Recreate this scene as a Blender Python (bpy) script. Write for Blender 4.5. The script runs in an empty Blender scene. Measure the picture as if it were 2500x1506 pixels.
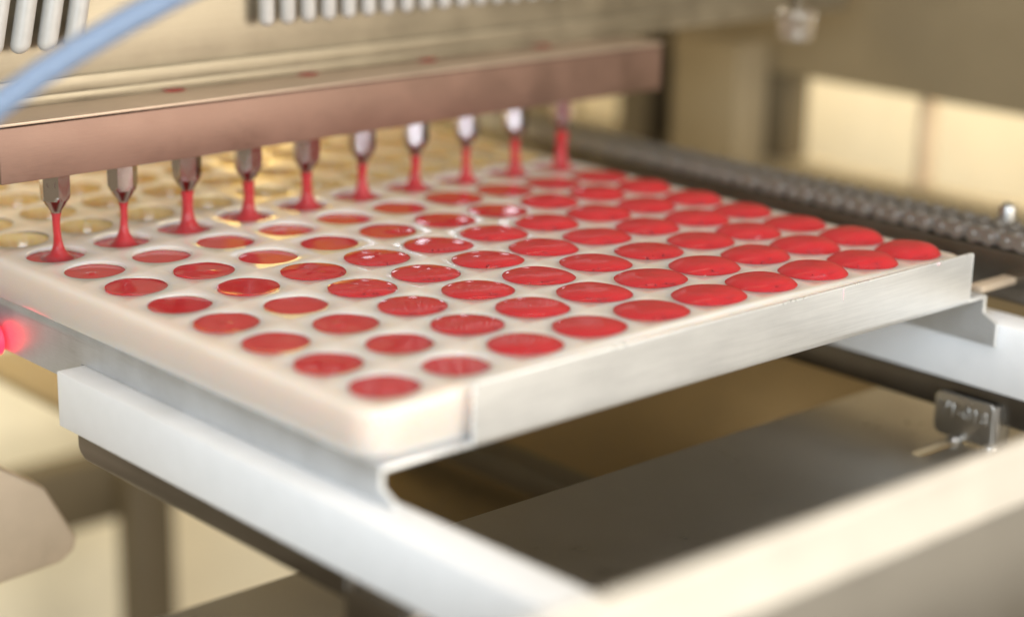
import bpy, bmesh, math, random
from mathutils import Vector, Matrix
random.seed(7)
S = bpy.context.scene
S.unit_settings.system = 'METRIC'
S.unit_settings.scale_length = 0.036          # one unit = one cavity pitch (36 mm)

# ------------------------------------------------------------------ camera
cam_d = bpy.data.cameras.new('camera'); cam = bpy.data.objects.new('camera', cam_d)
S.collection.objects.link(cam); S.camera = cam
right = Vector((0.74495044, -0.66687974, 0.01789546))
down = Vector((-0.17375606, -0.21985688, -0.95993322))
fwd = Vector((0.64409446, 0.71199323, -0.27965687))
M = Matrix.Identity(4)
for r in range(3):
    M[r][0] = right[r]; M[r][1] = -down[r]; M[r][2] = -fwd[r]
M.translation = Vector((-12.36095, -15.66438, 6.62375))
cam.matrix_world = M
cam_d.lens = 69.08; cam_d.sensor_width = 36.0
cam_d.clip_start = 0.5; cam_d.clip_end = 400
cam_d.dof.use_dof = True
cam_d.dof.focus_distance = 25.0
cam_d.dof.aperture_fstop = 0.096

# ------------------------------------------------------------------ world, lamps, exposure
W = bpy.data.worlds.new('World'); S.world = W; W.use_nodes = True
bg = W.node_tree.nodes['Background']
bg.inputs[0].default_value = (1.0, 0.83, 0.58, 1); bg.inputs[1].default_value = 0.22
def area(name, loc, target, sx, sy, radiance, col):
    l = bpy.data.lights.new(name, 'AREA'); l.shape = 'RECTANGLE'; l.size = sx; l.size_y = sy
    l.energy = radiance * math.pi * sx * sy; l.color = col
    o = bpy.data.objects.new(name, l); S.collection.objects.link(o)
    o.location = loc
    o.rotation_euler = (Vector(target) - Vector(loc)).to_track_quat('-Z', 'Y').to_euler()
    return o
area('window_light', (-30, -27, 13), (0, -2, -1), 26, 18, 6.8, (0.74, 0.87, 1.0))
area('ceiling_light_front', (2, -22, 22), (4, -3, 0), 24, 8, 3.0, (1.0, 0.93, 0.82))
area('window_light_front', (14, -44, 4), (4, -2, -1), 36, 20, 4.8, (1.0, 0.94, 0.85))
area('ceiling_light_back', (7, 13, 34), (6, 11, 0), 30, 0.6, 12.0, (1.0, 0.86, 0.60))
area('work_lamp', (3, 12.6, 5.5), (4, 9.5, 0), 13, 0.7, 9.0, (1.0, 0.80, 0.42))
area('panel_fill', (3, 17, 0.5), (7, 24, -9), 14, 3, 6.0, (1.0, 0.90, 0.68))  # added unseen fill that brightens the back panel
area('cabinet_fill', (21.6, 8, 6.5), (25, 8, -1), 24, 2.5, 9.0, (1.0, 0.93, 0.78))  # added unseen fill between frame and cream panel, brightens the openings
for x, y, z in ((-6, -7, 24), (-1, -9, 27), (4, -6, 25), (9, -10, 27), (14, -8, 24)):
    area('led_spot', (x, y, z), (4, 2, 0), 0.55, 0.55, 240, (0.92, 0.93, 1.0))
S.view_settings.view_transform = 'Standard'; S.view_settings.look = 'None'
S.view_settings.exposure = 0.86; S.view_settings.gamma = 1.0
S.view_settings.use_curve_mapping = False
S.render.engine = 'CYCLES'
S.cycles.max_bounces = 14; S.cycles.diffuse_bounces = 6; S.cycles.glossy_bounces = 6
S.cycles.transmission_bounces = 8
S.cycles.use_denoising = True
S.cycles.sample_clamp_indirect = 6.0

# ------------------------------------------------------------------ materials
def new_mat(name):
    m = bpy.data.materials.new(name); m.use_nodes = True
    return m, m.node_tree.nodes, m.node_tree.links, m.node_tree.nodes['Principled BSDF']
def coords(N, L, scale, kind='Object'):
    tc = N.new('ShaderNodeTexCoord'); mp = N.new('ShaderNodeMapping')
    mp.inputs['Scale'].default_value = scale; L.new(tc.outputs[kind], mp.inputs[0]); return mp.outputs[0]
def noise(N, L, vec, scale, detail=4, rough=0.55):
    n = N.new('ShaderNodeTexNoise'); n.inputs['Scale'].default_value = scale
    n.inputs['Detail'].default_value = detail; n.inputs['Roughness'].default_value = rough
    L.new(vec, n.inputs['Vector']); return n.outputs[0]
def ramp(N, L, fac, stops):
    r = N.new('ShaderNodeValToRGB'); e = r.color_ramp.elements
    e[0].position, e[0].color = stops[0]; e[1].position, e[1].color = stops[-1]
    for p, c in stops[1:-1]:
        q = e.new(p); q.color = c
    L.new(fac, r.inputs[0]); return r.outputs[0]
def maprange(N, L, v, a, b, c, d):
    m = N.new('ShaderNodeMapRange')
    for i, x in enumerate((a, b, c, d)): m.inputs[i + 1].default_value = x
    L.new(v, m.inputs[0]); return m.outputs[0]
def bump(N, L, h, bs, strength, dist):
    b = N.new('ShaderNodeBump'); b.inputs['Strength'].default_value = strength; b.inputs['Distance'].default_value = dist
    L.new(h, b.inputs['Height']); L.new(b.outputs[0], bs.inputs['Normal'])
def c4(c, k=1.0): return (c[0] * k, c[1] * k, c[2] * k, 1)

def metal(name, col, rough, stretch=(1, 1, 1), grain=30, var=0.18, rvar=0.12, bmp=0.0, metallic=1.0, stain=None, blotch=1.0):
    m, N, L, b = new_mat(name)
    b.inputs['Metallic'].default_value = metallic
    g = noise(N, L, coords(N, L, stretch), grain, 5, 0.65)
    s = noise(N, L, coords(N, L, (1, 1, 1)), 1.3, 4, 0.6)
    s = maprange(N, L, s, 0, 1, 0.5 - 0.5 * blotch, 0.5 + 0.5 * blotch)
    mx = N.new('ShaderNodeMath'); mx.operation = 'MULTIPLY_ADD'
    L.new(g, mx.inputs[0]); mx.inputs[1].default_value = 0.55; L.new(s, mx.inputs[2])
    lo = stain or col
    c = ramp(N, L, mx.outputs[0], [(0.42, c4(lo, 1 - var)), (0.62, c4(col, 1 - var * 0.3)), (0.95, c4(col, 1 + var * 0.35))])
    L.new(c, b.inputs['Base Color'])
    L.new(maprange(N, L, mx.outputs[0], 0.4, 1.0, rough - rvar, rough + rvar), b.inputs['Roughness'])
    if bmp: bump(N, L, g, b, bmp, 0.01)
    return m
ALU = metal('aluminium_plate', (0.86, 0.85, 0.82), 0.30, (0.12, 2, 3.6), 12, 0.30, 0.10, 0.14, 0.66, blotch=0.3)
EDGE = metal('cut_edge_glint', (0.92, 0.92, 0.90), 0.28, (1, 1, 1), 6, 0.06, 0.05, 0, 0.5)  # near-white colour paints the highlight on the tray's sheet edges
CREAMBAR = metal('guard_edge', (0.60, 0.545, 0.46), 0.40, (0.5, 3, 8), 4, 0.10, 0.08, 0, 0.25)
ALU_Y = metal('aluminium_lip', (0.62, 0.64, 0.66), 0.45, (8, 0.5, 8), 10, 0.25, 0.10, 0.08, 0.75)
STEEL = metal('stainless_bed', (0.50, 0.465, 0.41), 0.30, (0.6, 9, 9), 18, 0.10, 0.06, 0.03)
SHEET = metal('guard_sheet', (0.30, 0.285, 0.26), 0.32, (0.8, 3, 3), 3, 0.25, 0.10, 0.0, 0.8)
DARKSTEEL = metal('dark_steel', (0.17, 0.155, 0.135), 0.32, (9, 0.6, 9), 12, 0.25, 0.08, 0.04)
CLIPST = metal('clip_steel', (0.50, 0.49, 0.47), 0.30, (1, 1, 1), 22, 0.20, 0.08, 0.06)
HEAD = metal('head_alloy', (0.30, 0.255, 0.180), 0.42, (0.06, 2, 3.4), 9, 0.36, 0.10, 0.22, 0.75)
BARM = metal('nozzle_bar_alloy', (0.245, 0.152, 0.114), 0.48, (0.25, 2, 2.4), 14, 0.34, 0.10, 0.18, 0.7)
LEDGE = metal('lit_ledge_alloy', (0.48, 0.37, 0.275), 0.42, (0.06, 3, 2), 9, 0.2, 0.08, 0.15, 0.5)  # brighter copy of the bar metal, light reflected from the block in its colour
NOZ = metal('nozzle_steel', (0.44, 0.39, 0.37), 0.13, (4, 4, 4), 10, 0.15, 0.05)
CHAIN = metal('chain_steel', (0.46, 0.44, 0.42), 0.40, (2, 2, 2), 8, 0.35, 0.10)
FRAME = metal('painted_frame', (0.27, 0.212, 0.125), 0.55, (1, 1, 1), 4, 0.12, 0.08, 0, 0.0)
BRACK = metal('bracket_metal', (0.62, 0.50, 0.37), 0.45, (1, 1, 1), 5, 0.12, 0.08, 0, 0.35)
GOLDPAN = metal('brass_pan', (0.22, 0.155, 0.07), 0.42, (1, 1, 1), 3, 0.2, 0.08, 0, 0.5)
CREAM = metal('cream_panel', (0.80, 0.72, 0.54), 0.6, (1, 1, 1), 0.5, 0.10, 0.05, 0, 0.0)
DKFRAME = metal('dark_frame', (0.10, 0.075, 0.04), 0.55, (1, 1, 1), 2, 0.15, 0.05, 0, 0.0)
YELLOW = metal('yellow_guard', (0.56, 0.385, 0.11), 0.45, (1, 1, 1), 0.8, 0.15, 0.05, 0, 0.0)

def speck(mat, scale, thr, col):
    N = mat.node_tree.nodes; L = mat.node_tree.links; b = N['Principled BSDF']
    v = N.new('ShaderNodeTexVoronoi'); v.inputs['Scale'].default_value = scale
    L.new(coords(N, L, (1, 1, 1)), v.inputs['Vector'])
    f = maprange(N, L, v.outputs['Distance'], thr, thr * 0.6, 0, 1)
    w = noise(N, L, coords(N, L, (1, 1, 1)), 1.1, 3)
    k = maprange(N, L, w, 0.50, 0.62, 0, 1)
    mu = N.new('ShaderNodeMath'); mu.operation = 'MULTIPLY'; L.new(f, mu.inputs[0]); L.new(k, mu.inputs[1])
    src = b.inputs['Base Color'].links[0].from_socket
    mix = N.new('ShaderNodeMix'); mix.data_type = 'RGBA'
    L.new(mu.outputs[0], mix.inputs[0]); L.new(src, mix.inputs[6]); mix.inputs[7].default_value = col
    L.new(mix.outputs[2], b.inputs['Base Color'])
speck(STEEL, 7, 0.055, (0.9, 0.88, 0.8, 1))

def plastic(name, col, rough, sss=0.0, rad=(1, 1, 1), scale=0.2, spec=0.5, bmp=0.0, grain=6, var=0.05):
    m, N, L, b = new_mat(name)
    g = noise(N, L, coords(N, L, (1, 1, 1)), grain, 4)
    L.new(ramp(N, L, g, [(0.3, c4(col, 1 - var)), (0.7, c4(col, 1 + var))]), b.inputs['Base Color'])
    L.new(maprange(N, L, g, 0.3, 0.7, rough * 0.8, rough * 1.2), b.inputs['Roughness'])
    b.inputs['Specular IOR Level'].default_value = spec
    if sss:
        b.inputs['Subsurface Weight'].default_value = sss
        b.inputs['Subsurface Radius'].default_value = rad
        b.inputs['Subsurface Scale'].default_value = scale
    if bmp: bump(N, L, g, b, bmp, 0.01)
    return m
MOULD = plastic('translucent_mould', (0.75, 0.625, 0.545), 0.15, 1.0, (1.0, 0.70, 0.48), 0.60, 0.5, 0.0, 2, 0.006)  # base colour includes a pink cast for red light from the jelly
speck(MOULD, 16, 0.06, (0.42, 0.24, 0.16, 1))
CAVITY = plastic('empty_cavity', (0.70, 0.51, 0.25), 0.15, 0.8, (1.0, 0.6, 0.25), 0.2, 0.6, 0.0, 5, 0.05)  # amber base colour paints in the yellow reflected by the empty cavities
WHITE = plastic('white_wear_strip', (0.92, 0.93, 0.94), 0.38, 0.5, (1, 1, 1), 0.12, 0.4, 0.04, 3, 0.02)
PEG = plastic('white_piston', (0.44, 0.425, 0.39), 0.35, 0.3, (1, 1, 1), 0.1)
HOSE = plastic('blue_hose', (0.20, 0.26, 0.365), 0.36, 0.3, (0.6, 0.8, 1), 0.1)
GLASS = plastic('clear_cap', (0.62, 0.55, 0.46), 0.06)
GLASS.node_tree.nodes['Principled BSDF'].inputs['Transmission Weight'].default_value = 0.85
MARK = plastic('engraved_mark', (0.10, 0.06, 0.04), 0.6)
SENSB = plastic('sensor_body', (0.10, 0.09, 0.09), 0.5)

def jelly_mat(name, col, rough, bmp):
    m, N, L, b = new_mat(name)
    g = noise(N, L, coords(N, L, (1, 1, 1)), 3.0, 3)
    L.new(ramp(N, L, g, [(0.3, c4(col, 0.92)), (0.7, c4(col, 1.06))]), b.inputs['Base Color'])
    b.inputs['Roughness'].default_value = rough
    b.inputs['Specular IOR Level'].default_value = 0.36
    b.inputs['IOR'].default_value = 1.36
    b.inputs['Subsurface Weight'].default_value = 1.0
    b.inputs['Subsurface Radius'].default_value = (1.0, 0.12, 0.10)
    b.inputs['Subsurface Scale'].default_value = 0.30
    h = noise(N, L, coords(N, L, (1, 1, 1)), 7.0, 2)
    bump(N, L, h, b, bmp, 0.03)
    return m
JELLY = jelly_mat('red_jelly', (0.48, 0.030, 0.037), 0.05, 0.03)
DARKJ = jelly_mat('dark_jelly', (0.20, 0.012, 0.015), 0.10, 0.1)
STREAM = jelly_mat('jelly_stream', (0.40, 0.045, 0.05), 0.10, 0.1)
m, N, L, b = new_mat('red_led')
b.inputs['Base Color'].default_value = (0.8, 0.02, 0.03, 1)
b.inputs['Emission Color'].default_value = (1.0, 0.015, 0.04, 1); b.inputs['Emission Strength'].default_value = 2.2
LED = m

# ------------------------------------------------------------------ helpers
COL = S.collection
def link(o, parent=None):
    COL.objects.link(o)
    if parent is not None:
        o.parent = parent
        o.location = -world_loc(parent)
    return o
def world_loc(o):
    v = Vector(o.location)
    while o.parent is not None:
        o = o.parent; v = v + Vector(o.location)
    return v
def thing(name, label, cat, loc=(0, 0, 0), group=None, kind=None):
    o = bpy.data.objects.new(name, None); o.empty_display_size = 0.2
    COL.objects.link(o); o.location = loc
    return tag(o, label, cat, group, kind)
def tag(o, label, cat, group=None, kind=None):
    o['label'] = label; o['category'] = cat
    if group: o['group'] = group
    if kind: o['kind'] = kind
    return o
def from_bm(name, bm, mat, parent=None, smooth=35):
    me = bpy.data.meshes.new(name); bmesh.ops.recalc_face_normals(bm, faces=bm.faces[:])
    bm.to_mesh(me); bm.free()
    me.materials.append(mat)
    if smooth is not None:
        for p in me.polygons: p.use_smooth = True
        me.set_sharp_from_angle(angle=math.radians(smooth))
    return link(bpy.data.objects.new(name, me), parent)
def pydata(name, vs, fs, mat, parent=None, smooth=35):
    bm = bmesh.new(); bv = [bm.verts.new(v) for v in vs]
    for f in fs:
        try: bm.faces.new([bv[i] for i in f])
        except ValueError: pass
    return from_bm(name, bm, mat, parent, smooth)
def bm_box(bm, lo, hi, bev=0.0, seg=2):
    t = bmesh.new(); bmesh.ops.create_cube(t, size=1)
    for v in t.verts:
        for k in range(3): v.co[k] = lo[k] + (v.co[k] + 0.5) * (hi[k] - lo[k])
    if bev: bmesh.ops.bevel(t, geom=t.edges[:], offset=bev, segments=seg, affect='EDGES', profile=0.5)
    me = bpy.data.meshes.new('t'); t.to_mesh(me); t.free(); bm.from_mesh(me); bpy.data.meshes.remove(me)
def box(name, lo, hi, mat, parent=None, bev=0.02, seg=2):
    bm = bmesh.new(); bm_box(bm, lo, hi, bev, seg); return from_bm(name, bm, mat, parent)
def bm_lathe(bm, prof, n=24, c=(0, 0, 0), axis='z', closed=True, rot=0.0):
    rings = []
    for r, z in prof:
        ring = []
        for k in range(n):
            a = rot + 2 * math.pi * k / n
            p = (r * math.cos(a), r * math.sin(a), z)
            if axis == 'x': p = (p[2], p[0], p[1])
            if axis == 'y': p = (p[0], p[2], p[1])
            ring.append(bm.verts.new((p[0] + c[0], p[1] + c[1], p[2] + c[2])))
        rings.append(ring)
    for a, b2 in zip(rings, rings[1:]):
        for k in range(n): bm.faces.new((a[k], a[(k + 1) % n], b2[(k + 1) % n], b2[k]))
    if closed: bm.faces.new(rings[0]); bm.faces.new(rings[-1])
def bm_prism(bm, poly, axis, a, b2, bev=0.0, seg=2):
    """polygon in the plane across axis ('x': (y,z), 'y': (x,z), 'z': (x,y)), swept from a to b2"""
    t = bmesh.new()
    def P(p, w):
        return {'x': (w, p[0], p[1]), 'y': (p[0], w, p[1]), 'z': (p[0], p[1], w)}[axis]
    A = [t.verts.new(P(p, a)) for p in poly]; B = [t.verts.new(P(p, b2)) for p in poly]
    t.faces.new(A); t.faces.new(B[::-1]); n = len(poly)
    for k in range(n): t.faces.new((A[k], B[k], B[(k + 1) % n], A[(k + 1) % n]))
    bmesh.ops.recalc_face_normals(t, faces=t.faces[:])
    if bev: bmesh.ops.bevel(t, geom=t.edges[:], offset=bev, segments=seg, affect='EDGES', profile=0.5)
    me = bpy.data.meshes.new('t'); t.to_mesh(me); t.free(); bm.from_mesh(me); bpy.data.meshes.remove(me)
def prism(name, poly, axis, a, b2, mat, parent=None, bev=0.0, seg=2):
    bm = bmesh.new(); bm_prism(bm, poly, axis, a, b2, bev, seg); return from_bm(name, bm, mat, parent)
def bm_tube(bm, pts, rad, n=16):
    pts = [Vector(p) for p in pts]; rings = []
    for i, p in enumerate(pts):
        d = (pts[min(i + 1, len(pts) - 1)] - pts[max(i - 1, 0)]).normalized()
        u = d.cross(Vector((0, 0, 1))).normalized(); v = d.cross(u)
        rr = rad[i] if isinstance(rad, (list, tuple)) else rad
        rings.append([bm.verts.new(p + (u * math.cos(2 * math.pi * k / n) + v * math.sin(2 * math.pi * k / n)) * rr) for k in range(n)])
    for a, b2 in zip(rings, rings[1:]):
        for k in range(n): bm.faces.new((a[k], a[(k + 1) % n], b2[(k + 1) % n], b2[k]))
    bm.faces.new(rings[0]); bm.faces.new(rings[-1])
ORD = ['first', 'second', 'third', 'fourth', 'fifth', 'sixth', 'seventh', 'eighth', 'ninth', 'tenth', 'eleventh', 'twelfth']
def zb(x): return -0.0048 * ((x - 4.6) ** 2 - 10)      # the flexible mould lies slightly arched in its tray

# ------------------------------------------------------------------ candy mould
NI, NJ, RC, DEP = 10, 12, 0.395, 0.44
MZ = -0.62
def bowl(t):        # t 0 at rim .. 1 at floor: radius, depth
    a = t * math.pi / 2
    return RC * (0.30 + 0.70 * math.cos(a)) if t < 1 else RC * 0.30, -DEP * math.sin(a)
mould = thing('candy_mould', 'milky translucent candy mould with round cavities, lying in the aluminium tray', 'mould', (4.5, 5.5, MZ))
bm = bmesh.new()
SEG = 32
def key(p): return (round(p[0], 4), round(p[1], 4), round(p[2], 4))
cache = {}
def V(x, y, z):
    w = max(0.0, min(1.0, (z - MZ) / -MZ)); p = (x, y, z + zb(x) * w); k = key(p)
    if k not in cache: cache[k] = bm.verts.new(p)
    return cache[k]
def sq(a):          # point on the unit half-square at the octant-aligned angle
    c, s = math.cos(a), math.sin(a); k = 0.5 / max(abs(c), abs(s)); return c * k, s * k
for i in range(NI):
    for j in range(NJ):
        outer = [V(i + sq(2 * math.pi * k / SEG)[0], j + sq(2 * math.pi * k / SEG)[1], 0) for k in range(SEG)]
        loops = [outer]
        prof = [(RC + 0.012, 0.0), (RC + 0.002, -0.006)]
        nb = 5
        if j < 8: prof += [(bowl(t / nb)[0], bowl(t / nb)[1] - 0.012) for t in range(1, nb + 1)]
        for r, z in prof:
            loops.append([V(i + r * math.cos(2 * math.pi * k / SEG), j + r * math.sin(2 * math.pi * k / SEG), z) for k in range(SEG)])
        for a, b2 in zip(loops, loops[1:]):
            for k in range(SEG): bm.faces.new((a[k], a[(k + 1) % SEG], b2[(k + 1) % SEG], b2[k]))
        bm.faces.new(loops[-1]) if j < 8 else None
edge = [e for e in bm.edges if len(e.link_faces) == 1]
# outline of the cell block, walked in order
x0, x1, y0, y1 = -0.5, NI - 0.5, -0.5, NJ - 0.5
step = [sq(2 * math.pi * k / SEG) for k in range(SEG)]
offs = sorted({round(s[1], 6) for s in step if abs(s[0] - 0.5) < 1e-6})
def line(n, f):
    out = []
    for c in range(n):
        for o in offs[:-1]: out.append(f(c + o))
    return out
ring = line(NI, lambda t: (t, y0)) + line(NJ, lambda t: (x1, t)) + \
    [(x1 - (t - x0), y1) for t in [c + o for c in range(NI) for o in offs[:-1]]] + \
    [(x0, y1 - (t - y0)) for t in [c + o for c in range(NJ) for o in offs[:-1]]]
cx, cy, hx, hy = (x0 + x1) / 2, (y0 + y1) / 2, (x1 - x0) / 2, (y1 - y0) / 2
def rrect(p, mx, my, rad):
    u = (p[0] - cx) / hx * (hx + mx); v = (p[1] - cy) / hy * (hy + my)
    ax, ay = hx + mx - rad, hy + my - rad
    if abs(u) > ax and abs(v) > ay:
        qx, qy = (abs(u) - ax) / rad, (abs(v) - ay) / rad
        k = max(qx, qy) / max(1e-6, math.hypot(qx, qy))
        u = math.copysign(ax + qx * k * rad, u); v = math.copysign(ay + qy * k * rad, v)
    return u + cx, v + cy
levels = [(0, 0, 1e-4, 0), (0.06, 0.02, 0.10, 0), (0.115, 0.075, 0.30, -0.006), (0.15, 0.10, 0.34, -0.03), (0.168, 0.118, 0.36, -0.075),
          (0.175, 0.125, 0.38, -0.13), (0.165, 0.115, 0.38, -0.35), (0.15, 0.10, 0.38, -0.58), (0.13, 0.08, 0.36, MZ)]
loops = []
for n_, (mx, my, rad, z) in enumerate(levels):
    if n_ == 0: loops.append([V(p[0], p[1], 0) for p in ring])
    else: loops.append([V(*rrect(p, mx, my, rad), z) for p in ring])
for a, b2 in zip(loops, loops[1:]):
    n = len(a)
    for k in range(n):
        f = [a[k], a[(k + 1) % n], b2[(k + 1) % n], b2[k]]
        if len(set(f)) == 4: bm.faces.new(f)
bm.faces.new(loops[-1])
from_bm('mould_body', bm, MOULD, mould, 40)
# the cavities that are still empty, behind the nozzles
for j in range(8, NJ):
    for i in range(NI):
        b3 = bmesh.new(); rings = []
        for t in range(0, 7):
            r, z = bowl(t / 6); z -= 0.008
            rings.append([b3.verts.new((i + r * math.cos(2 * math.pi * k / SEG), j + r * math.sin(2 * math.pi * k / SEG), z + zb(i) * 1.0)) for k in range(SEG)])
        for a, b2 in zip(rings, rings[1:]):
            for k in range(SEG): b3.faces.new((a[k], a[(k + 1) % SEG], b2[(k + 1) % SEG], b2[k]))
        b3.faces.new(rings[-1])
        from_bm('cavity', b3, CAVITY, mould, 60)

# ------------------------------------------------------------------ jelly in the cavities
GRP = 'red jelly pieces in the mould'
def fill_of(i, j):
    if j == 7: return -0.07
    base = [-0.014, -0.016, 0.032, 0.045, 0.062, 0.074, 0.084, 0.095, 0.105, 0.11][i]
    if j < 2 and i > 2: base *= 1.2
    if j == 6: base = min(base, 0.10) - [0.02, 0.03, 0.06, 0.09, 0.10, 0.09, 0.08, 0.08, 0.06, 0.04][i]
    if j == 5 and 1 < i < 7: base -= 0.06
    if j == 4 and 1 < i < 5: base -= 0.03
    if j == 0 and i == 1: base = -0.045
    if j == 0 and i == 2: base = 0.06
    return base
def jelly(i, j):
    rnd = random.Random(i * 31 + j * 7 + 3)
    h = fill_of(i, j) + rnd.uniform(-0.012, 0.012)
    a0 = math.atan2(-0.67, 0.74) + rnd.uniform(-0.3, 0.25)
    over = h > 0.0
    lob = (0.06 + 0.07 * rnd.random()) * max(0, min(1, (i - 1) / 3)) * (1 if j < 5 else 0.4) if over else 0.0
    ph = [rnd.uniform(0, 6.28) for _ in range(4)]
    bm = bmesh.new(); rings = []
    nb = 5
    for t in range(nb, 0, -1):                               # sides against the cavity wall
        r, z = bowl(t / nb); r -= 0.008; z -= 0.004
        if z > h - 0.01 and not over: continue
        rings.append([(r * math.cos(2 * math.pi * k / SEG), r * math.sin(2 * math.pi * k / SEG), z) for k in range(SEG)])
    TR = 9
    def wallr(z):                                            # cavity radius at height z
        s = max(0.0, min(1.0, -z / DEP)); return RC * (0.30 + 0.70 * math.sqrt(max(0, 1 - s * s)))
    for q in range(TR, -1, -1):
        t = math.sin(q / TR * math.pi / 2); rr = []
        for k in range(SEG):
            a = 2 * math.pi * k / SEG
            d = math.cos(a - a0)
            if over:
                R = RC + 0.026 + 0.006 * math.sin(2 * a + ph[0]) + lob * max(0, d) ** 3
                z = 0.004 + h * (1 - t ** 4.2) * (1 + 0.12 * t * d) + 0.006 * math.sin(3 * a + ph[1]) * t * (1 - t) * 2
                sk = 0.10 * lob / 0.1 * (1 - t)
                x, y = R * t * math.cos(a) + sk * math.cos(a0) * t, R * t * math.sin(a) + sk * math.sin(a0) * t
            else:
                R = wallr(h) - 0.004
                z = h + 0.008 * t ** 12 + 0.002 * math.sin(2 * a + ph[0]) * t + 0.003 * math.sin(5 * a + ph[1]) * t ** 6
                g = math.hypot(R * t * math.cos(a) + 0.08 * math.cos(ph[2]), R * t * math.sin(a) + 0.08 * math.sin(ph[2]))
                z += (0.02 if (i + j) % 3 == 0 else 0.0) * math.exp(-(g / 0.06) ** 2)
                x, y = R * t * math.cos(a), R * t * math.sin(a)
            rr.append((x, y, z))
        rings.append(rr)
    rv = [[bm.verts.new(p) for p in r] for r in rings[:-1]]
    top = bm.verts.new(rings[-1][0])
    for a, b2 in zip(rv, rv[1:]):
        for k in range(SEG): bm.faces.new((a[k], a[(k + 1) % SEG], b2[(k + 1) % SEG], b2[k]))
    for k in range(SEG): bm.faces.new((rv[-1][k], rv[-1][(k + 1) % SEG], top))
    bm.faces.new(rv[0])
    if over and i >= 2:                                      # small air bubbles along the near rim
        for _ in range(rnd.randint(4, 8)):
            a = math.atan2(-0.74, -0.64) + rnd.uniform(-0.2, 1.5); rr_ = RC * rnd.uniform(0.90, 1.04)
            br_ = rnd.uniform(0.008, 0.017)
            zz = 0.004 + h * (1 - min(1, rr_ / (RC + 0.03)) ** 4.2)
            bmesh.ops.create_icosphere(bm, subdivisions=2, radius=br_, matrix=Matrix.Translation((rr_ * math.cos(a), rr_ * math.sin(a), zz)))
    o = from_bm('jelly_piece', bm, JELLY, None, 60)
    o.location = (i, j, zb(i))
    row = 'front row' if j == 0 else ORD[j] + ' row from the front'
    if j == 7: row = 'row under the nozzles'
    st = 'domed' if h > 0.05 else ('level' if h > -0.03 else 'sunken')
    tag(o, '%s red jelly %s from left, %s' % (st, ORD[i], row), 'jelly', GRP)
for j in range(8):
    for i in range(NI): jelly(i, j)

# ------------------------------------------------------------------ aluminium tray
tray = thing('mould_tray', 'bent aluminium carrier tray holding the white mould, with a tall front plate', 'tray', (4.5, 5.4, -0.68))
TX0, TX1, TY = -0.62, 9.98, -0.72
T = 0.045
box('base_sheet', (TX0 + 0.04, TY + 0.03, -0.685), (TX1 - 0.04, 12.0, -0.64), ALU_Y, tray, 0.01)
# front plate: an upright with a rolled lower edge
pl = [(TY, 0.012), (TY - 0.012, 0.022), (TY - 0.032, 0.022), (TY - 0.044, 0.012), (TY - 0.044, -0.60), (TY - 0.038, -0.65), (TY - 0.012, -0.685), (TY + 0.03, -0.695), (TY + 0.08, -0.692),
      (TY + 0.08, -0.655), (TY + 0.03, -0.65), (TY + 0.004, -0.62), (TY, -0.58)]
fp = prism('front_plate', pl, 'x', 0.62, 9.50, ALU, tray)
box('top_edge_glint', (0.622, TY - 0.047, 0.012), (9.498, TY + 0.003, 0.030), EDGE, tray, 0.006)  # added strip, painted highlight along the plate top
for nm, x, sgn in (('side_lip', TX0, 1), ('side_lip', TX1, -1)):
    bm = bmesh.new()
    prof = [(x, -0.75), (x, -0.72), (x + sgn * 0.012, -0.675), (x + sgn * 0.05, -0.642), (x + sgn * 0.30, -0.632), (x + sgn * 0.30, -0.639), (x + sgn * 0.07, -0.68), (x + sgn * 0.05, -0.75)]
    bm_prism(bm, prof, 'y', TY + 0.03, 12.0)
    poly = [(TY + 0.03, -0.752), (TY + 0.03, -0.90), (TY - 0.20, -1.02), (TY - 0.20, -1.34), (12.0, -1.34), (12.0, -0.752)]
    if sgn > 0: poly = [(TY + 0.03, -0.752), (TY + 0.03, -0.88), (TY - 0.20, -0.98), (TY - 0.20, -1.036), (5.36, -1.036), (5.36, -1.34), (12.0, -1.34), (12.0, -0.752)]
    lo, hi = sorted((x, x + sgn * 0.05))
    bm_prism(bm, poly, 'x', lo, hi)
    from_bm(nm, bm, ALU_Y, tray)
# sheet left and right of the plate, along the front
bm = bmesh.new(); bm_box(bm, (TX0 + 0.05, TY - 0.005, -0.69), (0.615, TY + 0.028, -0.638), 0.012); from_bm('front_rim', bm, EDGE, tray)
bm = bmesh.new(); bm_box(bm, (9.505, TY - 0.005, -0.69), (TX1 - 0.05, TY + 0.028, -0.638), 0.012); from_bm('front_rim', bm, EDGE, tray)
box('cut_edge_glint', (0.604, TY - 0.045, -0.64), (0.619, TY + 0.001, 0.015), EDGE, tray, 0.004)  # added strips here and below paint the highlight on the cut edges
box('cut_edge_glint', (9.501, TY - 0.045, -0.64), (9.516, TY + 0.001, 0.015), EDGE, tray, 0.004)
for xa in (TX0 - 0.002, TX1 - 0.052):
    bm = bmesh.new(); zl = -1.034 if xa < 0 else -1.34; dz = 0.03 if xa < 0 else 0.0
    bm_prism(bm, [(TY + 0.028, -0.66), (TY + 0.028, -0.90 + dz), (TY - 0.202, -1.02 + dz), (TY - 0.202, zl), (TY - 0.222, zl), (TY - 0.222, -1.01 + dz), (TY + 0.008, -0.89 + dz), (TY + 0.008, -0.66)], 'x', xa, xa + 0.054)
    from_bm('cut_edge_glint', bm, EDGE, tray)
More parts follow.
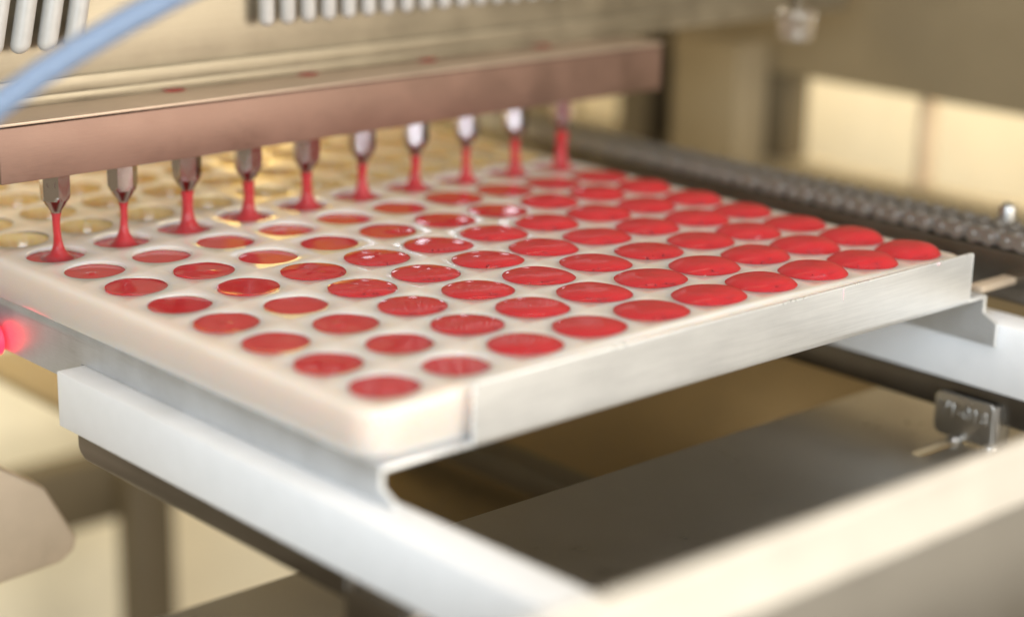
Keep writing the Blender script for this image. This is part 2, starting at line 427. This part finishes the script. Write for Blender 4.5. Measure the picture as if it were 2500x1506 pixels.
# dried drips on the plate
def drip(x, z0, ln, w, lab):
    bm = bmesh.new(); pts = [(x + 0.03 * t * ln, TY - 0.046, z0 - ln * t) for t in (0, .3, .6, 1)]
    bm_tube(bm, pts, [w * .6, w, w * .8, w * .4], 10)
    tag(from_bm('jelly_drip', bm, DRIP, None, 60), lab, 'drip', 'pale drips on the front plate')
DRIP = plastic('pale_drip', (0.80, 0.55, 0.55), 0.15, 0.6, (1, .5, .5), 0.1)
drip(6.75, 0.02, 0.17, 0.014, 'thin pale pink drip running down the middle of the tray front plate')
drip(8.72, 0.035, 0.05, 0.03, 'small pale pink blob on the far end of the tray front edge')

# ------------------------------------------------------------------ guide rails
rl = thing('guide_rail', 'long white plastic guide rail in the left foreground on a dark steel bar', 'rail', (-0.8, -3, -1.8), 'white guide rails')
bm = bmesh.new(); bm_prism(bm, [(-1.0, -1.76), (-0.42, -1.76), (-0.42, -1.04), (-1.0, -1.04)], 'y', -9.0, 5.30, 0.018)
from_bm('wear_strip', bm, WHITE, rl)
bm = bmesh.new()
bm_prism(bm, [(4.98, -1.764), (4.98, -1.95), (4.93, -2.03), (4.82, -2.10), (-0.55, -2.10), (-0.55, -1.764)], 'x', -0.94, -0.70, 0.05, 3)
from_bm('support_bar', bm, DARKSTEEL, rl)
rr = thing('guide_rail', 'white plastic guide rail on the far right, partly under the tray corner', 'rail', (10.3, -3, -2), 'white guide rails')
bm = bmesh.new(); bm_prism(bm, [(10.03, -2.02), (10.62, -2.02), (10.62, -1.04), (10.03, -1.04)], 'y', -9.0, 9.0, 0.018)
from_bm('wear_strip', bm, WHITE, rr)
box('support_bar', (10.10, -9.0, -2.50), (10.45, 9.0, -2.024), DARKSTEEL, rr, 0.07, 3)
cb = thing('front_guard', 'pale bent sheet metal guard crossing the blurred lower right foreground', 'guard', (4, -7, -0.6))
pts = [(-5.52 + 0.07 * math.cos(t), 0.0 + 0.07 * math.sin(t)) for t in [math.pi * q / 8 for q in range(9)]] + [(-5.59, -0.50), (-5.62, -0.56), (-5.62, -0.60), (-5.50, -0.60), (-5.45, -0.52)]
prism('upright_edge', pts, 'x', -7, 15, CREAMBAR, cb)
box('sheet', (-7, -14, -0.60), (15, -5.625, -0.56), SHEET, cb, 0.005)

# ------------------------------------------------------------------ bed plate with slot
PZ = -2.86
bp = thing('bed_plate', 'dark stainless steel bed plate below the tray with a slotted hole', 'plate', (4, -3, PZ))
bm = bmesh.new()
def loop(pts):
    vs = [bm.verts.new((p[0], p[1], PZ)) for p in pts]
    return [bm.edges.new((vs[k], vs[(k + 1) % len(vs)])) for k in range(len(vs))]
yb = 1.78
es = loop([(-6, yb), (-6, -12), (13, -12), (13, yb)])
sx, sy, sr, sl = 9.55, -0.42, 0.11, 0.42
slot = [(sx + sl * (1 if math.cos(a) > 0 else -1) + sr * math.cos(a), sy + sr * math.sin(a)) for a in [2 * math.pi * (k + .5) / 20 for k in range(20)]]
es += loop(slot)
bmesh.ops.triangle_fill(bm, use_beauty=True, use_dissolve=False, edges=es)
ret = bmesh.ops.extrude_face_region(bm, geom=bm.faces[:])
for v in [g for g in ret['geom'] if isinstance(g, bmesh.types.BMVert)]: v.co.z -= 0.10
from_bm('sheet', bm, STEEL, bp, 30)

# ------------------------------------------------------------------ rail clips
def clip(cx_, cyv, cz, lab, text, CLIPST=CLIPST):
    r = thing('rail_clip', lab, 'clip', (cx_, cyv, PZ), 'steel clips on the rail bars')
    bm = bmesh.new(); pts = []
    y0_, y1_, z0_, z1_ = cyv - 0.5, cyv + 0.5, cz - 0.34, cz + 0.30
    rad = 0.14
    for (qx, qz, a) in ((y1_ - rad, z1_ - rad, 0), (y0_ + rad * .7, z1_ - rad * .7, 90), (y0_ + rad * .5, z0_ + rad * .5, 180), (y1_ - rad, z0_ + rad, 270)):
        rd = rad if qx > cyv else (rad * .7 if a == 90 else rad * .5)
        for k in range(5):
            t = math.radians(a + 90 * k / 4); pts.append((qx + rd * math.cos(t), qz + rd * math.sin(t)))
    bm_prism(bm, pts, 'x', cx_ - 0.07, cx_ + 0.02, 0.025, 3)
    from_bm('clip_plate', bm, CLIPST, r)
    bm = bmesh.new(); bm_box(bm, (cx_ - 0.05, y0_ - 0.05, cz - 0.36), (cx_ + 0.30, y0_ + 0.07, cz + 0.28), 0.03); from_bm('hook', bm, CLIPST, r)
    bm = bmesh.new(); bm_lathe(bm, [(0.02, 0.08), (0.09, 0.07), (0.12, 0.04), (0.12, 0.0)], 12, (cx_ - 0.10, cyv + 0.10, PZ + 0.004)); from_bm('screw', bm, CLIPST, r)
    bm = bmesh.new(); bm_lathe(bm, [(0.02, 0.09), (0.10, 0.08), (0.12, 0.04), (0.12, 0.0)], 12, (cx_ - 0.05, y0_ + 0.02, PZ + 0.004)); from_bm('screw', bm, CLIPST, r)
    if text:
        cu = bpy.data.curves.new('stamp', 'FONT'); cu.body = text; cu.size = 0.27; cu.extrude = 0.012; cu.bevel_depth = 0.008; cu.offset = 0.004
        cu.align_x = 'CENTER'; cu.align_y = 'CENTER'; cu.space_character = 1.05
        to = bpy.data.objects.new('stamp', cu); COL.objects.link(to)
        bpy.context.view_layer.update()
        me = bpy.data.meshes.new_from_object(to.evaluated_get(bpy.context.evaluated_depsgraph_get()))
        bpy.data.objects.remove(to)
        rot = Matrix(((0, 0, -1), (-1, 0, 0), (0, 1, 0))).to_4x4()      # reads along -y on a face looking to -x
        me.transform(Matrix.Translation((cx_ - 0.072, cyv + 0.02, cz + 0.05)) @ rot)
        me.materials.clear(); me.materials.append(CLIPST)
        o = bpy.data.objects.new('stamped_number', me); link(o, r)
clip(10.02, -0.52, -2.48, 'steel clip stamped V1-018 on the right rail bar', 'V1-018')
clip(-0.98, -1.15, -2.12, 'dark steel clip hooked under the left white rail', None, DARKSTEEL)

# ------------------------------------------------------------------ depositing head
head = thing('depositing_head', 'brass-toned metal depositing head with a row of ten nozzles above the mould', 'machine head', (4.5, 8, 1.03))
BY = 6.75
bar = box('nozzle_bar', (-0.86, BY, 1.03), (11.15, 7.72, 1.745), BARM, head, 0.012)
box('ledge_plate', (-1.6, BY + 0.02, 1.76), (11.2, 7.73, 1.80), LEDGE, head, 0.008)
box('upper_block', (-3.5, 7.74, 1.78), (17.2, 9.2, 3.30), HEAD, head, 0.012)
for za, zc, yo in ((1.802, 1.93, 7.66), (1.936, 2.14, 7.664)):
    box('groove_strip', (-3.5, yo, za), (17.0, 7.737, zc), HEAD, head, 0.004)
box('top_beam', (-3.5, 8.05, 3.31), (17.2, 9.2, 4.6), HEAD, head, 0.02)
tops = 0.0
for k in range(10):
    nx = 0.03 + k * 1.0135
    rot = [0.25, 0.72, 0.60, 0.18, 0.15, 0.45, 0.36, 0.33, 0.22, 0.40][k]
    bm = bmesh.new()
    t = bmesh.new()
    # hexagon with turned lower corners: intersect hex and cone through ring profile
    R0 = 0.205
    prof = []
    for z, rmax in ((1.03, 9), (0.755, 9), (0.735, 0.200), (0.71, 0.191), (0.68, 0.180)):
        prof.append((z, rmax))
    n = 36; rings = []
    for z, rmax in prof:
        ring = []
        for q in range(n):
            a = 2 * math.pi * q / n
            hexr = R0 * math.cos(math.pi / 6) / math.cos(((a) % (math.pi / 3)) - math.pi / 6)
            r = min(hexr, rmax)
            ring.append(bm.verts.new((nx + r * math.cos(a + rot), 7.0 + r * math.sin(a + rot), z)))
        rings.append(ring)
    for a, b2 in zip(rings, rings[1:]):
        for q in range(n): bm.faces.new((a[q], a[(q + 1) % n], b2[(q + 1) % n], b2[q]))
    bm.faces.new(rings[0]); bm.faces.new(rings[-1]); t.free()
    nz = from_bm('nozzle', bm, NOZ, head, 20)
    bm = bmesh.new(); bm_lathe(bm, [(0.176, 0.682), (0.075, 0.53), (0.068, 0.505), (0.03, 0.50)], 28, (nx, 7.0, 0)); from_bm('nozzle_tip', bm, NOZ, nz, 30)
    if k == 0:
        for (du, dz, w, hgt) in ((-0.045, 0.0, 0.012, 0.05), (-0.030, -0.018, 0.02, 0.012), (0.055, 0.01, 0.014, 0.07)):
            ca = rot - math.pi / 2 - math.pi / 6 + math.radians(0)
            best = max((rot + math.pi / 6 + q * math.pi / 3 for q in range(6)), key=lambda a: -(math.cos(a) * fwd.x + math.sin(a) * fwd.y) + 0.35 * (math.cos(a) * right.x + math.sin(a) * right.y))
            nv = Vector((math.cos(best), math.sin(best), 0)); tv = Vector((-nv.y, nv.x, 0))
            p = Vector((nx, 7.0, 0.90 + dz)) + nv * (R0 * math.cos(math.pi / 6) + 0.001) + tv * du
            vs = [p + tv * sx_ * w / 2 + Vector((0, 0, sz_ * hgt / 2)) + nv * dn for dn in (0, 0.002) for sx_, sz_ in ((-1, -1), (1, -1), (1, 1), (-1, 1))]
            pydata('engraved_mark', vs, [(4, 5, 6, 7), (0, 1, 5, 4), (1, 2, 6, 5), (2, 3, 7, 6), (3, 0, 4, 7), (3, 2, 1, 0)], MARK, nz, None)
    # falling stream
    rs = random.Random(k); w = [0.048, 0.046, 0.072, 0.07, 0.066, 0.06, 0.06, 0.052, 0.064, 0.085][k]
    base = zb(k) - 0.09
    zs = [0.502, 0.44, 0.36, 0.28, 0.20, 0.12, 0.06, 0.0, -0.05, -0.09, -0.12]
    rads = []
    for z in zs:
        h = z - (base + 0.0)
        rads.append(w * (1 + 0.15 * (z - 0.25)) + (0.20 + 0.08 * rs.random()) * math.exp(-max(0, h) / 0.085) + 0.02 * math.exp(-max(0, 0.5 - z) / 0.05))
    bm = bmesh.new()
    bm_lathe(bm, [(r, z) for r, z in zip(rads, zs)], 24, (nx, 7.0 + 0.0, 0))
    wob, wph = rs.uniform(0.004, 0.014), rs.uniform(0, 6)
    for v in bm.verts:
        k2 = max(0.0, min(1.0, (0.5 - v.co.z) * 4)); v.co.x += wob * k2 * math.sin(v.co.z * 9 + wph); v.co.y += wob * k2 * math.cos(v.co.z * 8 + wph)
    st = from_bm('jelly_stream', bm, STREAM, None, 60)
    tag(st, 'red jelly stream pouring from the %s nozzle counted from the left' % ORD[k], 'stream', 'jelly streams under the nozzles')
# white pistons above the block
def peg(x, y, z, r, lean=0.0):
    bm = bmesh.new(); prof = [(r * math.sin(a), -r * math.cos(a)) for a in [math.pi / 2 * q / 5 for q in range(1, 6)]] + [(r, 1.6)]
    bm_lathe(bm, prof, 20)
    for v in bm.verts: v.co.x += lean * v.co.z; v.co += Vector((x, y, z + r))
    from_bm('piston_rod', bm, PEG, head, 60)
for k in range(4): peg(-0.48 + k * 0.39, 7.5, 2.54, 0.135, 0.22)
for k in range(20): peg(3.78 + k * 0.365, 7.5, 2.58, 0.115, 0.0)
# drips of jelly in the joint of the head
for k, x in enumerate((2.28, 4.58, 6.85, 9.25)):
    bm = bmesh.new(); bmesh.ops.create_uvsphere(bm, u_segments=20, v_segments=10, radius=1)
    for v in bm.verts: v.co = Vector((x + v.co.x * 0.17, 7.62 + v.co.y * 0.12, 1.808 + v.co.z * 0.022))
    tag(from_bm('jelly_spot', bm, DARKJ, None, 60), 'dark red jelly spot on the ledge of the head, %s from the left' % ORD[k], 'jelly spot', 'jelly spots on the head ledge')

# ------------------------------------------------------------------ blue hose
bm = bmesh.new()
ctrl = [(-3.9, 2.4, 2.35), (-3.45, 2.18, 2.82), (-3.23, 2.06, 3.03), (-2.88, 1.85, 3.32), (-2.53, 1.64, 3.58), (-2.18, 1.42, 3.82), (-1.85, 1.19, 4.04), (-1.51, 0.97, 4.25), (-0.6, 0.5, 4.7)]
bm_tube(bm, ctrl, 0.14, 16)
tag(from_bm('air_hose', bm, HOSE, None, 60), 'out-of-focus light blue hose crossing the upper left corner', 'hose')

# ------------------------------------------------------------------ chain
ch = thing('roller_chain', 'dark steel roller chain running along the far right side of the mould', 'chain', (11.2, 5, -0.2))
def link_mesh(outer):
    bm = bmesh.new(); p = 0.28
    xo = (0.125, 0.15) if outer else (0.09, 0.115)
    for s in (-1, 1):
        pts = [(p / 2 + 0.125 * math.cos(a), 0.125 * math.sin(a)) for a in [math.radians(-90 + 30 * q) for q in range(7)]] + \
              [(0, 0.085)] + [(-p / 2 + 0.125 * math.cos(a), 0.125 * math.sin(a)) for a in [math.radians(90 + 30 * q) for q in range(7)]] + [(0, -0.085)]
        lo, hi = sorted((s * xo[0], s * xo[1])); bm_prism(bm, pts, 'x', lo, hi)
    if outer:
        for yy in (-p / 2, p / 2): bm_lathe(bm, [(0.045, -0.18), (0.045, 0.18)], 8, (0, yy, 0), 'x')
    me = bpy.data.meshes.new('link'); bmesh.ops.recalc_face_normals(bm, faces=bm.faces[:]); bm.to_mesh(me); bm.free(); me.materials.append(CHAIN)
    return me
LM = (link_mesh(False), link_mesh(True))
bm = bmesh.new(); bm_lathe(bm, [(0.09, -0.088), (0.09, 0.088)], 12, (0, 0, 0), 'x'); RM = bpy.data.meshes.new('roller')
bmesh.ops.recalc_face_normals(bm, faces=bm.faces[:]); bm.to_mesh(RM); bm.free(); RM.materials.append(CHAIN)
for xs in (11.02, 11.42):
    for k in range(62):
        y = -3.0 + k * 0.28
        o = bpy.data.objects.new('link', LM[k % 2]); link(o, ch); o.location = Vector((xs, y, -0.10)) - Vector(ch.location)
        o = bpy.data.objects.new('roller', RM); link(o, ch); o.location = Vector((xs, y + 0.14, -0.10)) - Vector(ch.location)
cg = box('chain_guide', (10.80, -9, -0.95), (11.65, 15, -0.23), DARKSTEEL, None, 0.04)
tag(cg, 'dark steel guide bar carrying the roller chain beside the mould', 'bar')
lug = box('drive_lug', (10.0, -0.62, -0.66), (11.1, -0.40, -0.56), BRACK, None, 0.02)
tag(lug, 'short tan metal lug joining the tray corner to the chain', 'lug')
bm = bmesh.new(); bm_lathe(bm, [(0.05, 0.24), (0.12, 0.20), (0.14, 0.08), (0.14, 0.0)], 14, (11.75, 0.25, -0.02)); bm_box(bm, (11.6, 0.1, -0.3), (11.9, 0.4, -0.02), 0.02)
tag(from_bm('cap_screw', bm, CLIPST, None), 'small bright screw standing beside the chain at the right edge', 'screw')

# ------------------------------------------------------------------ side frame with openings (right background)
fr = thing('side_frame', 'brown painted machine side frame with window openings behind the chain', 'frame', (19.4, 8, -5))
X0, X1 = 19.0, 19.8
KF = (19.0 + 12.36) / (13.0 + 12.36)
def fy(y): return -15.66 + (y + 15.66) * KF
def fz(z): return 6.62 + (z - 6.62) * KF
def fbox(name, ya, yb_, za, zc, mat, bev=0.06, dx=0.0): box(name, (X0 + dx, fy(ya), fz(za)), (X1, fy(yb_), fz(zc)), mat, fr, bev)
fbox('sill', -8, 16, -3.2, -0.24, FRAME)
fbox('post', 6.05, 7.55, -1.2, 1.75, FRAME, 0.06, -0.9)
fbox('post', 5.62, 8.62, -0.238, 1.238, DKFRAME, 0.03, 0.05)
fbox('mullion', 2.93, 3.06, -0.238, 1.238, BRACK, 0.03, 0.3)
fbox('post', -8, 0.55, -0.238, 1.238, FRAME)
fbox('upper_panel', -8, 16, 1.24, 9, FRAME)
fbox('post', 11.2, 16, -0.238, 1.238, FRAME)
box('gap_shade', (18.3, fy(8.3), fz(-1.4)), (18.95, fy(9.0), fz(1.7)), DKFRAME, fr, 0.03)  # dark box painted in for the shaded gap beside the post
ft = thing('sight_cap', 'blurred shiny round cap hanging below the beam in the upper right', 'cap', (12, 4.62, 1.95))
bm = bmesh.new(); bm_lathe(bm, [(0.02, 0.0), (0.22, 0.03), (0.30, 0.14), (0.31, 0.50), (0.24, 0.56)], 24, (12, 4.62, 1.98)); from_bm('cap_body', bm, GLASS, ft, 50)
bm = bmesh.new(); bm_lathe(bm, [(0.11, 0.0), (0.11, 1.5)], 16, (12, 4.62, 2.54)); from_bm('cap_stem', bm, DKFRAME, ft, 50)

# ------------------------------------------------------------------ background panels
def wall(name, lo, hi, mat, label, cat): return tag(box(name, lo, hi, mat, None, 0.05), label, cat)
wall('cabinet_panel', (25, -14, -12), (25.4, 34, 8), CREAM, 'bright cream panel seen through the frame openings on the right', 'panel')
wall('back_panel', (-6, 24, -30), (40, 24.4, -1.2), CREAM, 'cream yellow panel far behind at the lower left', 'panel')
wall('cross_beam', (2, 20.6, -10.4), (24, 21.4, -8.9), DKFRAME, 'dark horizontal beam in the blurred lower left background', 'beam')
wall('frame_post', (8.6, 20.0, -20), (9.75, 20.6, -9.2), DKFRAME, 'dark upright post in the blurred lower left background', 'post')
wall('yellow_guard', (8.2, 15.2, -0.9), (15.5, 15.4, 3.4), YELLOW, 'golden yellow guard panel behind the nozzles', 'panel')
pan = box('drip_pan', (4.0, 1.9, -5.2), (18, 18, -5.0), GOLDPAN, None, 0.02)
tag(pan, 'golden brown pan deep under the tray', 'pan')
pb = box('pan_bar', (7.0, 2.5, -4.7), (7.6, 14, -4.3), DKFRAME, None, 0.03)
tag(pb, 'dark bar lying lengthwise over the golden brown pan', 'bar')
br = prism('bracket', [(-2.5, -2.6), (-0.48, -3.24), (0.2, -3.71), (0.67, -4.59), (0.62, -4.78), (0.39, -4.92), (-0.58, -4.98), (-2.5, -4.9)], 'y', 8.0, 8.5, BRACK, None, 0.06, 3)
tag(br, 'blurred beige metal bracket with a blunt corner at the lower left edge', 'bracket')

# ------------------------------------------------------------------ sensor lamp
sn = thing('photo_sensor', 'small sensor with a glowing red lamp at the left edge', 'sensor', (-0.95, 7.3, -1.25))
bm = bmesh.new(); bm_lathe(bm, [(0.21, 0.06), (0.20, 0.0), (0.14, -0.07), (0.05, -0.10)], 20, (-0.80, 7.34, -1.17), 'x'); from_bm('lamp', bm, LED, sn, 60)
box('housing', (-1.1, 7.55, -1.55), (-0.70, 8.4, -0.85), SENSB, sn, 0.03)
